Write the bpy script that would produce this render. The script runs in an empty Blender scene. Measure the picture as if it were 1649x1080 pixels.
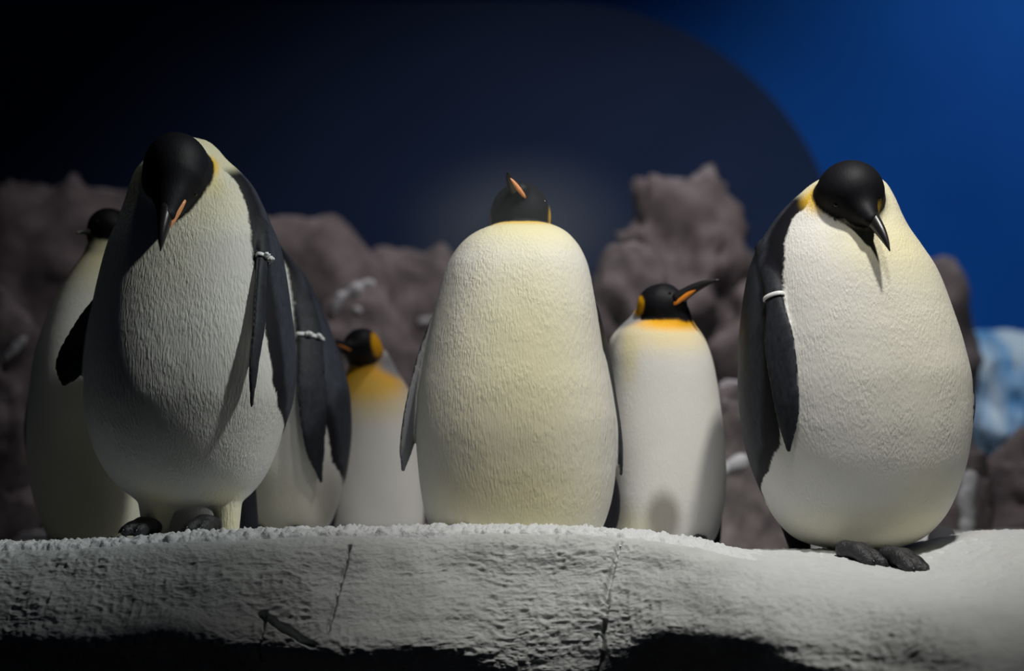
import bpy, math, random
import numpy as np
from mathutils import Vector

random.seed(4)
SC = bpy.context.scene
COL = SC.collection

# ------------------------------------------------------------------ camera, world, light
CAM_Z, CAM_D, FPX, HROW = 0.04, 5.0, 3000.0, 830.0      # level camera 5 m in front of the row of birds
cam_d = bpy.data.cameras.new('camera')
cam = bpy.data.objects.new('camera', cam_d); COL.objects.link(cam)
cam.location = (0, -CAM_D, CAM_Z); cam.rotation_euler = (math.pi/2, 0, 0)
cam_d.sensor_fit = 'HORIZONTAL'; cam_d.sensor_width = 36.0
cam_d.lens = 36.0*FPX/1649.0
cam_d.shift_y = (HROW-540.0)/1649.0
cam_d.clip_end = 100
cam_d.dof.use_dof = True
cam_d.dof.focus_distance = 4.75
cam_d.dof.aperture_fstop = 1.0
SC.camera = cam

world = bpy.data.worlds.new('world'); SC.world = world
world.use_nodes = True
bg = world.node_tree.nodes['Background']
bg.inputs[0].default_value = (0.30, 0.45, 0.8, 1); bg.inputs[1].default_value = 0.008

SC.view_settings.view_transform = 'Standard'
SC.view_settings.look = 'None'
SC.view_settings.exposure = -0.2
SC.view_settings.gamma = 1.0
SC.view_settings.use_curve_mapping = False

def spot(name, loc, target, power, size, blend, radius, color=(1, 1, 1)):
    l = bpy.data.lights.new(name, 'SPOT'); l.energy = power; l.spot_size = math.radians(size)
    l.spot_blend = blend; l.shadow_soft_size = radius; l.color = color
    o = bpy.data.objects.new(name, l); COL.objects.link(o); o.location = loc
    o.rotation_euler = (Vector(target)-Vector(loc)).to_track_quat('-Z', 'Y').to_euler()
    return o
# the exhibit is lit from above: ceiling spots and one added fill, all above the picture
spot('ceiling_spot_key_offscreen', (1.35, -1.9, 4.3), (0.78, -0.15, 0.38), 760, 38, 1.0, 0.14, (1.0, 0.97, 0.90))
spot('ceiling_spot_front_offscreen', (0.45, -2.8, 4.3), (0.50, 0.2, 0.38), 300, 33, 1.0, 0.2, (1.0, 0.98, 0.96))
spot('ceiling_spot_side_offscreen', (2.9, -1.6, 4.3), (-0.70, -0.1, 0.66), 820, 17, 1.0, 0.14, (0.96, 1.0, 0.96))
spot('fill_spot_offscreen', (-0.25, -0.25, 4.3), (-1.15, 0.4, 0.6), 42, 24, 1.0, 0.2, (1.0, 0.95, 0.80))  # fill added overhead to brighten the bird in the shade
spot('ceiling_spot_rocks_offscreen', (0.8, 0.9, 4.3), (0.35, 2.9, 0.7), 360, 85, 1.0, 0.12, (1.0, 0.92, 0.94))
spot('ceiling_spot_wall_offscreen', (3.4, 2.7, 4.3), (2.6, 5.0, 1.0), 190, 85, 1.0, 0.2, (0.70, 0.88, 1.0))

def X(px, Y=0.0): return (px-824.5)*(CAM_D+Y)/FPX
def Z(row, Y=0.0): return CAM_Z-(row-HROW)*(CAM_D+Y)/FPX
def W(px, row, Y=0.0): return np.array([X(px, Y), Y, Z(row, Y)])

# ------------------------------------------------------------------ numeric helpers
def sstep(e0, e1, x):
    t = np.clip((x-e0)/(e1-e0), 0, 1); return t*t*(3-2*t)

def _hash(ix, iy, iz, s):
    h = (ix.astype(np.int64)*374761393 + iy.astype(np.int64)*668265263 + iz.astype(np.int64)*2147483647 + s*1274126177) & 0xffffffff
    h = ((h ^ (h >> 13))*1274126177) & 0xffffffff
    h = ((h ^ (h >> 15))*2246822519) & 0xffffffff
    return ((h ^ (h >> 16)) & 0xffff)/65535.0*2-1

def noise3(p, seed=0):
    i = np.floor(p).astype(np.int64); f = p-i
    u = f*f*f*(f*(f*6-15)+10)
    r = 0
    for dx in (0, 1):
        wx = u[:, 0] if dx else 1-u[:, 0]
        for dy in (0, 1):
            wy = u[:, 1] if dy else 1-u[:, 1]
            for dz in (0, 1):
                wz = u[:, 2] if dz else 1-u[:, 2]
                r = r + wx*wy*wz*_hash(i[:, 0]+dx, i[:, 1]+dy, i[:, 2]+dz, seed)
    return r

def fbm(p, octv=4, seed=0, gain=0.5):
    a, s, r = 1.0, 0.0, 0
    for k in range(octv):
        r = r + a*noise3(p*(2.03**k)+17.3*k, seed+k); s += a; a *= gain
    return r/s

def ridged(p, octv=4, seed=0):
    a, s, r = 1.0, 0.0, 0
    for k in range(octv):
        r = r + a*(1-2*np.abs(noise3(p*(2.1**k)+9.1*k, seed+k))); s += a; a *= 0.5
    return r/s

def pchip(xs, ys, n=400):
    xs = np.array(xs, float); ys = np.array(ys, float)
    o = np.argsort(xs); xs, ys = xs[o], ys[o]
    h = np.diff(xs); d = np.diff(ys)/h
    m = np.zeros(len(xs)); m[0], m[-1] = d[0], d[-1]
    for i in range(1, len(xs)-1):
        if d[i-1]*d[i] > 0:
            w1, w2 = 2*h[i]+h[i-1], h[i]+2*h[i-1]
            m[i] = (w1+w2)/(w1/d[i-1]+w2/d[i])
    X_ = np.linspace(xs[0], xs[-1], n)
    k = np.clip(np.searchsorted(xs, X_, side='right')-1, 0, len(h)-1)
    t = (X_-xs[k])/h[k]
    Y_ = ((1+2*t)*(1-t)**2*ys[k] + t*(1-t)**2*h[k]*m[k] + t*t*(3-2*t)*ys[k+1] + t*t*(t-1)*h[k]*m[k+1])
    return X_, Y_

def mesh_np(name, v, faces, mat, parent=None, col=None, smooth=True, extra=None):
    me = bpy.data.meshes.new(name)
    v = np.asarray(v, np.float32); faces = np.asarray(faces, np.int32)
    n, k = faces.shape
    me.vertices.add(len(v)); me.vertices.foreach_set('co', v.ravel())
    me.loops.add(n*k); me.loops.foreach_set('vertex_index', faces.ravel())
    me.polygons.add(n); me.polygons.foreach_set('loop_start', np.arange(0, n*k, k, dtype=np.int32))
    me.update(calc_edges=True)
    if smooth: me.polygons.foreach_set('use_smooth', np.ones(n, bool))
    if col is not None:
        a = me.color_attributes.new('tint', 'FLOAT_COLOR', 'POINT')
        c = np.ones((len(v), 4), np.float32); c[:, :3] = col
        a.data.foreach_set('color', c.ravel())
    me.validate()
    me.materials.append(mat)
    o = bpy.data.objects.new(name, me); COL.objects.link(o)
    if parent is not None: o.parent = parent
    return o

def tag(o, label, cat=None, group=None, kind=None):
    o['label'] = label
    if cat: o['category'] = cat
    if group: o['group'] = group
    if kind: o['kind'] = kind
    return o

def empty(name, loc):
    o = bpy.data.objects.new(name, None); COL.objects.link(o); o.location = loc
    o.empty_display_size = 0.1
    return o

# ------------------------------------------------------------------ signed distance shapes + surface nets
def smin(a, b, k):
    h = np.clip(0.5+0.5*(b-a)/k, 0, 1)
    return b+(a-b)*h-k*h*(1-h)

def basis(fwd, up=(0, 0, 1)):
    f = np.array(fwd, float); f /= np.linalg.norm(f)
    u = np.array(up, float); r = np.cross(f, u)
    if np.linalg.norm(r) < 1e-5: r = np.cross(f, (1, 0, 0))
    r /= np.linalg.norm(r); u = np.cross(r, f)
    return np.stack([r, f, u])               # rows: right, forward, up

def ellipsoid(c, r, R=None):
    c = np.array(c); r = np.array(r)
    def f(p):
        q = p-c
        if R is not None: q = q @ R.T
        k0 = np.sqrt(((q/r)**2).sum(1)); k1 = np.sqrt(((q/(r*r))**2).sum(1))+1e-9
        return k0*(k0-1)/k1
    f.lo, f.hi = c-r.max(), c+r.max()
    return f

def capsule(a, b, ra, rb):
    a = np.array(a); b = np.array(b); ab = b-a; L2 = ab@ab
    def f(p):
        t = np.clip(((p-a)@ab)/L2, 0, 1)
        return np.sqrt(((p-a-t[:, None]*ab)**2).sum(1))-(ra+(rb-ra)*t)
    r = max(ra, rb)
    f.lo, f.hi = np.minimum(a, b)-r, np.maximum(a, b)+r
    return f

def blade(pts, hw, ht, nrm):
    """flat tapering limb along a polyline: half widths hw, half thickness ht, nrm = direction of the flat side"""
    # resample smoothly
    pts = np.array(pts, float); s = np.linspace(0, 1, len(pts))
    P = np.stack([pchip(s, pts[:, i], 18)[1] for i in range(3)], 1)
    Wd = pchip(s, hw, 18)[1]; Th = pchip(s, ht, 18)[1]
    e = np.clip((np.linspace(0, 1, 18)-0.80)/0.21, 0, 1); Wd = np.maximum(Wd*np.sqrt(1-e*e), 0.005)
    nrm = np.array(nrm, float); nrm /= np.linalg.norm(nrm)
    def f(p):
        best = np.full(len(p), 1e9)
        for i in range(len(P)-1):
            a, ab = P[i], P[i+1]-P[i]; L = np.linalg.norm(ab); t = ab/L
            w = np.cross(t, nrm); w /= np.linalg.norm(w); n = np.cross(w, t)
            q = p-a; s0 = (q@t)/L
            sc = np.clip(s0, 0, 1); ax = (s0-sc)*L
            ww = Wd[i]+(Wd[i+1]-Wd[i])*sc; tt = Th[i]+(Th[i+1]-Th[i])*sc
            u, v = q@w, q@n
            k0 = np.sqrt((u/ww)**2+(v/tt)**2+(ax/tt)**2)
            k1 = np.sqrt((u/ww**2)**2+(v/tt**2)**2+(ax/tt**2)**2)+1e-9
            best = np.minimum(best, np.where(k0 < 1e-4, -tt, k0*(k0-1)/k1))
        return best
    r = max(hw)
    f.lo, f.hi = P.min(0)-r, P.max(0)+r
    f.nrm = nrm; f.P = P; f.Wd = Wd; f.Th = Th
    return f

def nets(sdf, lo, hi, h):
    lo = np.array(lo)-2*h; n = (np.ceil((np.array(hi)+2*h-lo)/h/4).astype(int))*4+1
    B = 4
    nb = (n-1)//B
    # coarse pass
    cc = [lo[i]+(np.arange(nb[i])+0.5)*B*h for i in range(3)]
    G = np.stack(np.meshgrid(*cc, indexing='ij'), -1).reshape(-1, 3)
    d = sdf(G)
    F = np.repeat(np.repeat(np.repeat(np.where(d > 0, 1.0, -1.0).reshape(nb), B, 0), B, 1), B, 2)
    F = np.pad(F, ((0, 1),)*3, mode='edge')
    act = (np.abs(d) < B*h*2.6).reshape(nb)
    m = np.zeros(n, bool)
    A = np.repeat(np.repeat(np.repeat(act, B, 0), B, 1), B, 2)
    m[:-1, :-1, :-1] |= A; m[1:, :-1, :-1] |= A; m[:-1, 1:, :-1] |= A; m[:-1, :-1, 1:] |= A
    m[1:, 1:, :-1] |= A; m[1:, :-1, 1:] |= A; m[:-1, 1:, 1:] |= A; m[1:, 1:, 1:] |= A
    idx = np.argwhere(m)
    F[m] = sdf(lo+idx*h)
    S = F < 0
    # cells
    c = [S[a:n[0]-1+a, b:n[1]-1+b, e:n[2]-1+e] for a in (0, 1) for b in (0, 1) for e in (0, 1)]
    any_ = np.logical_or.reduce(c); all_ = np.logical_and.reduce(c)
    cell = any_ & ~all_
    ci = np.argwhere(cell); vid = np.full(cell.shape, -1, np.int64); vid[cell] = np.arange(len(ci))
    acc = np.zeros((len(ci), 3)); cnt = np.zeros(len(ci))
    corners = [(a, b, e) for a in (0, 1) for b in (0, 1) for e in (0, 1)]
    for i, A_ in enumerate(corners):
        for ax in range(3):
            if A_[ax]: continue
            B_ = list(A_); B_[ax] = 1
            fa = F[ci[:, 0]+A_[0], ci[:, 1]+A_[1], ci[:, 2]+A_[2]]
            fb = F[ci[:, 0]+B_[0], ci[:, 1]+B_[1], ci[:, 2]+B_[2]]
            x = (fa < 0) != (fb < 0)
            t = np.where(x, fa/(fa-fb+1e-12), 0)
            pos = np.repeat(np.array(A_, float)[None], len(ci), 0); pos[:, ax] += t
            acc[x] += pos[x]; cnt[x] += 1
    v = lo+(ci+acc/np.maximum(cnt, 1)[:, None])*h
    quads = []
    for ax in range(3):
        o1, o2 = [(1, 2), (2, 0), (0, 1)][ax]
        sl = [slice(1, n[i]-1) for i in range(3)]; sl[ax] = slice(0, n[ax]-1)
        a = S[tuple(sl)]; sl2 = list(sl); sl2[ax] = slice(1, n[ax]); b = S[tuple(sl2)]
        for flip in (False, True):
            e = np.argwhere((a & ~b) if not flip else (~a & b))
            if not len(e): continue
            off = np.ones(3, int); off[ax] = 0
            e = e+off
            def V(d1, d2):
                q = e.copy(); q[:, o1] -= d1; q[:, o2] -= d2
                return vid[q[:, 0], q[:, 1], q[:, 2]]
            Q = np.stack([V(1, 1), V(0, 1), V(0, 0), V(1, 0)], 1)
            quads.append(Q[:, ::-1] if flip else Q)
    q = np.concatenate(quads)
    q = q[(q >= 0).all(1)]
    for it in range(3):                       # pull the vertices on to the true surface
        e = 0.002
        f0 = sdf(v)
        g = np.stack([(sdf(v+np.eye(3)[i]*e)-f0)/e for i in range(3)], 1)
        g2 = (g*g).sum(1)
        step = np.clip(f0/np.maximum(g2, 0.05), -0.4*h, 0.4*h) if True else 0
        v = v-g*step[:, None]
    nv = g/np.sqrt(np.maximum(g2, 1e-9))[:, None]
    # light relaxation
    return v, q, nv

def relax(v, q, it=2, w=0.5):
    e = np.concatenate([q[:, [0, 1]], q[:, [1, 2]], q[:, [2, 3]], q[:, [3, 0]]])
    for _ in range(it):
        s = np.zeros_like(v); c = np.zeros(len(v))
        for k in range(3):
            s[:, k] = np.bincount(e[:, 0], v[e[:, 1], k], len(v))+np.bincount(e[:, 1], v[e[:, 0], k], len(v))
        c = np.bincount(e[:, 0], minlength=len(v))+np.bincount(e[:, 1], minlength=len(v))
        v = v*(1-w)+w*s/np.maximum(c, 1)[:, None]
    return v

# ------------------------------------------------------------------ materials
def nt(name):
    m = bpy.data.materials.new(name); m.use_nodes = True
    t = m.node_tree; b = t.nodes['Principled BSDF']
    return m, t, b

def node(t, typ, **kw):
    n = t.nodes.new(typ)
    for k, v in kw.items():
        if k in n.inputs.keys() if isinstance(k, str) else False: n.inputs[k].default_value = v
        else: setattr(n, k, v)
    return n

def simple_mat(name, col, rough=0.5, bump=0.0, scale=60, spec=0.5, var=0.0, stretch=(1, 1, 1)):
    m, t, b = nt(name)
    b.inputs['Base Color'].default_value = (*col, 1); b.inputs['Roughness'].default_value = rough
    b.inputs['Specular IOR Level'].default_value = spec
    tc = node(t, 'ShaderNodeTexCoord'); mp = node(t, 'ShaderNodeMapping'); mp.inputs['Scale'].default_value = stretch
    t.links.new(tc.outputs['Object'], mp.inputs[0])
    nz = node(t, 'ShaderNodeTexNoise'); nz.inputs['Scale'].default_value = scale; nz.inputs['Detail'].default_value = 5
    t.links.new(mp.outputs[0], nz.inputs['Vector'])
    if bump:
        bp = node(t, 'ShaderNodeBump'); bp.inputs['Strength'].default_value = bump; bp.inputs['Distance'].default_value = 0.006
        t.links.new(nz.outputs[0], bp.inputs['Height']); t.links.new(bp.outputs[0], b.inputs['Normal'])
    if var:
        r = node(t, 'ShaderNodeValToRGB')
        r.color_ramp.elements[0].position = 0.3; r.color_ramp.elements[1].position = 0.7
        r.color_ramp.elements[0].color = (*[c*(1-var) for c in col], 1)
        r.color_ramp.elements[1].color = (*[min(1, c*(1+var)) for c in col], 1)
        t.links.new(nz.outputs[0], r.inputs[0]); t.links.new(r.outputs[0], b.inputs['Base Color'])
    return m

def feather_mat(name, bump=0.35, sx=120, sz=34, tilt=0.0):
    m, t, b = nt(name)
    at = node(t, 'ShaderNodeVertexColor', layer_name='tint')
    tc = node(t, 'ShaderNodeTexCoord'); mp = node(t, 'ShaderNodeMapping')
    mp.inputs['Scale'].default_value = (sx, sx, sz); mp.inputs['Rotation'].default_value = (0, tilt, 0)
    t.links.new(tc.outputs['Object'], mp.inputs[0])
    n1 = node(t, 'ShaderNodeTexNoise'); n1.inputs['Scale'].default_value = 1.0; n1.inputs['Detail'].default_value = 3; n1.inputs['Distortion'].default_value = 0.25
    t.links.new(mp.outputs[0], n1.inputs['Vector'])
    n2 = node(t, 'ShaderNodeTexNoise'); n2.inputs['Scale'].default_value = 11; n2.inputs['Detail'].default_value = 3
    t.links.new(tc.outputs['Object'], n2.inputs['Vector'])
    # ruffled feathers come in patches
    r = node(t, 'ShaderNodeMapRange'); r.inputs[1].default_value = 0.38; r.inputs[2].default_value = 0.68; r.inputs[3].default_value = 0.42; r.inputs[4].default_value = 1.0
    t.links.new(n2.outputs[0], r.inputs[0])
    mu = node(t, 'ShaderNodeMath', operation='MULTIPLY'); t.links.new(n1.outputs[0], mu.inputs[0]); t.links.new(r.outputs[0], mu.inputs[1])
    lum = node(t, 'ShaderNodeMapRange'); lum.inputs[1].default_value = 0.02; lum.inputs[2].default_value = 0.4; lum.inputs[3].default_value = 0.22; lum.inputs[4].default_value = 1.0
    t.links.new(at.outputs[0], lum.inputs[0])
    bp = node(t, 'ShaderNodeBump'); bp.inputs['Distance'].default_value = 0.011
    st = node(t, 'ShaderNodeMath', operation='MULTIPLY'); st.inputs[1].default_value = bump
    t.links.new(lum.outputs[0], st.inputs[0]); t.links.new(st.outputs[0], bp.inputs['Strength'])
    t.links.new(mu.outputs[0], bp.inputs['Height']); t.links.new(bp.outputs[0], b.inputs['Normal'])
    t.links.new(at.outputs[0], b.inputs['Base Color'])
    b.inputs['Roughness'].default_value = 0.6; b.inputs['Specular IOR Level'].default_value = 0.22
    b.inputs['Coat Weight'].default_value = 0.0
    return m

M_FEATHER = feather_mat('emperor_plumage', 0.50, 190, 42)
M_FEATHER_DIAG = feather_mat('emperor_plumage_diagonal', 0.42, 230, 70, 0.6)
M_FEATHER_FINE = feather_mat('king_plumage', 0.20, 230, 80)
M_BILL = simple_mat('bill_black', (0.018, 0.017, 0.018), 0.32, 0.05, 80)
M_ORANGE = simple_mat('bill_orange', (0.95, 0.30, 0.03), 0.35, 0.05, 90, var=0.1)
M_PINK = simple_mat('bill_pink_orange', (0.85, 0.36, 0.16), 0.4, 0.05, 90, var=0.1)
M_EYE = simple_mat('eye_dark', (0.01, 0.007, 0.005), 0.08)
M_FOOT = simple_mat('foot_scaly_black', (0.022, 0.022, 0.026), 0.45, 0.8, 150, var=0.3)
M_CLAW = simple_mat('claw_black', (0.012, 0.012, 0.013), 0.3)
M_BAND = simple_mat('band_white_plastic', (0.75, 0.76, 0.76), 0.45, 0.2, 200)

# ------------------------------------------------------------------ penguins
BLACK = np.array((0.006, 0.006, 0.009)); SLATE = np.array((0.040, 0.045, 0.058))
WHITE = np.array((0.74, 0.73, 0.69)); CREAM = np.array((0.78, 0.70, 0.36)); PALEY = np.array((0.78, 0.74, 0.52))
YELLOW = np.array((0.85, 0.52, 0.02)); GOLD = np.array((0.95, 0.47, 0.008)); SILVER = np.array((0.30, 0.31, 0.33))
OLIVE = np.array((0.72, 0.67, 0.40)); DIRT = np.array((0.16, 0.14, 0.11))

SDF = [None]
class Torso:
    def __init__(s, Y, sil, ratio=0.9, lean=None):
        s.Y = Y; k = (CAM_D+Y)/FPX
        z = [Z(r[0], Y) for r in sil]
        s.z, L = pchip(z, [X(r[1], Y) for r in sil]); _, R = pchip(z, [X(r[2], Y) for r in sil])
        s.a = np.maximum((R-L)/2, 0.004); s.cx = (R+L)/2
        s.b = s.a*ratio
        if lean:
            lz, lv = pchip([Z(r, Y) for r, _ in lean], [v for _, v in lean])
            s.cy = Y+np.interp(s.z, lz, lv)
        else: s.cy = np.full_like(s.z, Y)
        s.lo = np.array([L.min(), (s.cy-s.b).min(), s.z[0]]); s.hi = np.array([R.max(), (s.cy+s.b).max(), s.z[-1]])
    def at(s, z):
        return (np.interp(z, s.z, s.a), np.interp(z, s.z, s.b), np.interp(z, s.z, s.cx), np.interp(z, s.z, s.cy))
    def __call__(s, p):
        z = np.clip(p[:, 2], s.z[0], s.z[-1])
        a, b, cx, cy = s.at(z)
        u, v = (p[:, 0]-cx)/a, (p[:, 1]-cy)/b
        k0 = (np.abs(u)**2.25+np.abs(v)**2.25)**(1/2.25)
        d = (k0-1)*np.minimum(a, b)
        dz = np.abs(p[:, 2]-z)
        return np.where(dz > 0, np.sqrt(np.maximum(d, 0)**2+dz**2), d)
    def front(s, px, row, off=0.0):
        """world point on the side of the torso that faces the viewer"""
        z = Z(row, s.Y); x = X(px, s.Y)
        a, b, cx, cy = s.at(z)
        u = np.clip(abs((x-cx)/a), 0, 0.995)
        y = cy-b*(1-u**2.25)**(1/2.25)-off
        return np.array([x, y, z])
    def azim(s, p):
        a, b, cx, cy = s.at(np.clip(p[:, 2], s.z[0], s.z[-1]))
        return np.degrees(np.arctan2((p[:, 0]-cx)/a, -(p[:, 1]-cy)/b)), a
    def edge_az(s, knots):
        out = []
        for row, px in knots:
            z = Z(row, s.Y); a, b, cx, cy = s.at(z)
            out.append((z, math.degrees(math.asin(np.clip((X(px, s.Y)-cx)/a, -1, 1)))))
        out.sort()
        return np.array(out)

def loft(pts, rad, nseg=18, flat=1.0, up=(0, 0, 1)):
    """tube along pts with radius rad; flat scales the sideways radius"""
    pts = np.array(pts, float); v = []; n = len(pts)
    for i, p in enumerate(pts):
        t = pts[min(i+1, n-1)]-pts[max(i-1, 0)]
        Rb = basis(t, up)
        for j in range(nseg):
            a = 2*math.pi*j/nseg
            v.append(p+Rb[0]*math.cos(a)*rad[i]*flat+Rb[2]*math.sin(a)*rad[i])
    f = [(i*nseg+j, i*nseg+(j+1) % nseg, (i+1)*nseg+(j+1) % nseg, (i+1)*nseg+j) for i in range(n-1) for j in range(nseg)]
    v.append(pts[0]); v.append(pts[-1]); c0, c1 = n*nseg, n*nseg+1
    f += [(c0, (j+1) % nseg, j, j) for j in range(nseg)] + [(c1, (n-1)*nseg+j, (n-1)*nseg+(j+1) % nseg, (n-1)*nseg+(j+1) % nseg) for j in range(nseg)]
    return np.array(v), f

def poly_obj(name, v, f, mat, parent, smooth=True):
    me = bpy.data.meshes.new(name)
    me.from_pydata([tuple(map(float, p)) for p in v], [], [tuple(dict.fromkeys(q)) for q in f])
    if smooth: me.polygons.foreach_set('use_smooth', [True]*len(me.polygons))
    me.materials.append(mat)
    o = bpy.data.objects.new(name, me); COL.objects.link(o); o.parent = parent
    return o

def make_bill(base, org, b0, tip, r0, up, droop=0.0, stripe=None, stripe_mat=None, side=1, king=False):
    """bill = black upper mandible with lower mandible and coloured plate as sub-parts"""
    b0 = np.array(b0); tip = np.array(tip); Rb = basis(tip-b0, up); L = np.linalg.norm(tip-b0)
    T = np.linspace(0, 1, 13)
    cen = [b0+(tip-b0)*t+Rb[2]*L*(0.05*math.sin(math.pi*t*0.9)-droop*t**3*0.35) for t in T]
    rad = [r0*max(0.07, (1-t)**0.8*0.80+0.20*(1-t**5)) for t in T]
    v, f = loft(np.array(cen)-org, rad, 16, 0.8, up)
    bill = poly_obj('bill', v, f, M_BILL, base)
    cen2 = [b0-Rb[2]*r0*0.45*(1-t)+(tip-b0)*t*0.93+Rb[2]*L*(0.04*math.sin(math.pi*t*0.9)-droop*t**3*0.36) for t in T]
    rad2 = [r0*0.72*max(0.06, (1-t)**0.8*0.9+0.1*(1-t**5)) for t in T]
    v, f = loft(np.array(cen2)-org, rad2, 14, 0.7, up)
    poly_obj('lower_mandible', v, f, M_BILL, bill)
    if stripe_mat is not None:
        for sd in (-1, 1):
            t0, t1, wv, wh = stripe
            TT = np.linspace(t0, t1, 9)
            cs = []; rs = []
            for t in TT:
                q = (t-t0)/(t1-t0)
                rr = np.interp(t, T, rad2)
                cs.append(b0-Rb[2]*r0*0.42*(1-max(t, 0))+(tip-b0)*t*0.93+Rb[2]*L*0.04*math.sin(math.pi*max(t, 0)*0.9)+Rb[0]*sd*(rr*0.80))
                rs.append(r0*wv*max(0.10, math.sin(math.pi*min(1, 0.12+q*0.86))**0.6))
            v, f = loft(np.array(cs)-org, rs, 12, wh, up)
            o = poly_obj('mandible_plate', v, f, stripe_mat, bill)
            o['label'] = 'coloured plate along the lower bill'
    return bill

def bill_stripe(bill, org, p0, p1, r, mat):
    T = np.linspace(0, 1, 9)
    pts = [np.array(p0)*(1-t)+np.array(p1)*t for t in T]
    v, f = loft(np.array(pts)-org, [r*max(0.15, math.sin(math.pi*min(1, 0.1+0.88*t))**0.6) for t in T], 12, 0.7)
    o = poly_obj('mandible_plate', v, f, mat, bill); o['label'] = 'coloured plate along the lower bill'
    return o

def add_eye(base, org, p, r=0.007):
    q = np.array([p], float)
    for _ in range(6):                        # sink the eye into the surface of the head
        f0 = SDF[0](q); g = np.stack([(SDF[0](q+np.eye(3)[i]*0.002)-f0)/0.002 for i in range(3)], 1)
        q = q-g*((f0+r*0.55)/np.maximum((g*g).sum(1), 0.05))[:, None]
    p = q[0]
    v, f = [], []
    n, m = 8, 12
    for i in range(n+1):
        for j in range(m):
            a, b = math.pi*i/n, 2*math.pi*j/m
            v.append(np.array(p)-org+r*np.array((math.sin(a)*math.cos(b), math.sin(a)*math.sin(b), math.cos(a))))
    for i in range(n):
        for j in range(m): f.append((i*m+j, (i+1)*m+j, (i+1)*m+(j+1) % m, i*m+(j+1) % m))
    return poly_obj('eye', v, f, M_EYE, base)

def add_band(base, org, bl, t, lump=False, r=0.0035, half=None):
    """ring clipped round a flipper"""
    P = bl.P; s = t*(len(P)-1); i = min(int(s), len(P)-2); fr = s-i
    c = P[i]+(P[i+1]-P[i])*fr; tg = P[i+1]-P[i]; tg /= np.linalg.norm(tg)
    w = np.cross(tg, bl.nrm); w /= np.linalg.norm(w); n = np.cross(w, tg)
    hw = np.interp(s, np.arange(len(P)), bl.Wd)+r*0.8; ht = np.interp(s, np.arange(len(P)), bl.Th)+r*0.8
    N, m = 36, 8; v = []; f = []
    for a in range(N):
        A = 2*math.pi*a/N
        q = c+w*math.cos(A)*hw+n*math.sin(A)*ht
        out = w*math.cos(A)*ht+n*math.sin(A)*hw; out /= np.linalg.norm(out)
        for b in range(m):
            B = 2*math.pi*b/m
            v.append(q-org+out*math.cos(B)*r*0.6+tg*math.sin(B)*r*1.5)
    for a in range(N):
        for b in range(m): f.append((a*m+b, a*m+(b+1) % m, ((a+1) % N)*m+(b+1) % m, ((a+1) % N)*m+b))
    o = poly_obj('wing_band', v, f, M_BAND, base); o['label'] = 'white identification band round the flipper'
    if lump:
        for k, off in enumerate((-0.45, 0.35)):
            q = c+w*hw*off-np.sign(n[1])*n*(ht+0.002)
            sd = ellipsoid(q, (0.011, 0.007, 0.008))
            vv, qq, _ = nets(lambda p: sd(p)+0.003*noise3(p*160, k+3), sd.lo-0.004, sd.hi+0.004, 0.0025)
            mesh_np('band_clip', vv-org, qq, M_BAND, o)
    return o

def make_foot(base, org, heel, fwd, size=1.0, spread=0.27, h=0.0045):
    """webbed foot with three thick toes and claws; heel on the ground, fwd = horizontal toe direction (3-vector)"""
    heel = np.array(heel); f = np.array(fwd, float); f /= np.linalg.norm(f)
    up = np.array((0, 0, 1.0)); r = np.cross(f, up); r /= np.linalg.norm(r); u = np.cross(r, f)
    prims = []; claws = []
    for k, (ang, ln) in enumerate(((-spread, 0.088), (0, 0.105), (spread, 0.088))):
        d = f*math.cos(ang)+r*math.sin(ang)
        a = heel+u*0.022*size; ln *= size
        m1 = a+d*ln*0.45+u*0.006*size; m2 = a+d*ln*0.78-u*0.003*size; e = a+d*ln-u*0.009*size
        prims += [capsule(a, m1, 0.020*size, 0.018*size), capsule(m1, m2, 0.018*size, 0.0165*size), capsule(m2, e, 0.0165*size, 0.0135*size)]
        claws.append((e, d))
    def sdf(p):
        d = prims[0](p)
        for q in prims[1:]: d = smin(d, q(p), 0.009)
        return d
    lo = np.min([q.lo for q in prims], 0); hi = np.max([q.hi for q in prims], 0)
    v, q, _ = nets(sdf, lo-0.01, hi+0.01, h)
    o = mesh_np('foot', v-org, q, M_FOOT, base)
    for e, d in claws:
        T = np.linspace(0, 1, 7)
        pts = [e+d*(0.004+0.016*size*t)+u*(0.004*math.sin(t*2.4)-0.010*t*t)*size for t in T]
        vv, ff = loft(np.array(pts)-org, [0.0062*size*(1-t)**0.7+0.0008 for t in T], 10, 0.8)
        poly_obj('claw', vv, ff, M_CLAW, o)
    return o

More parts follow.
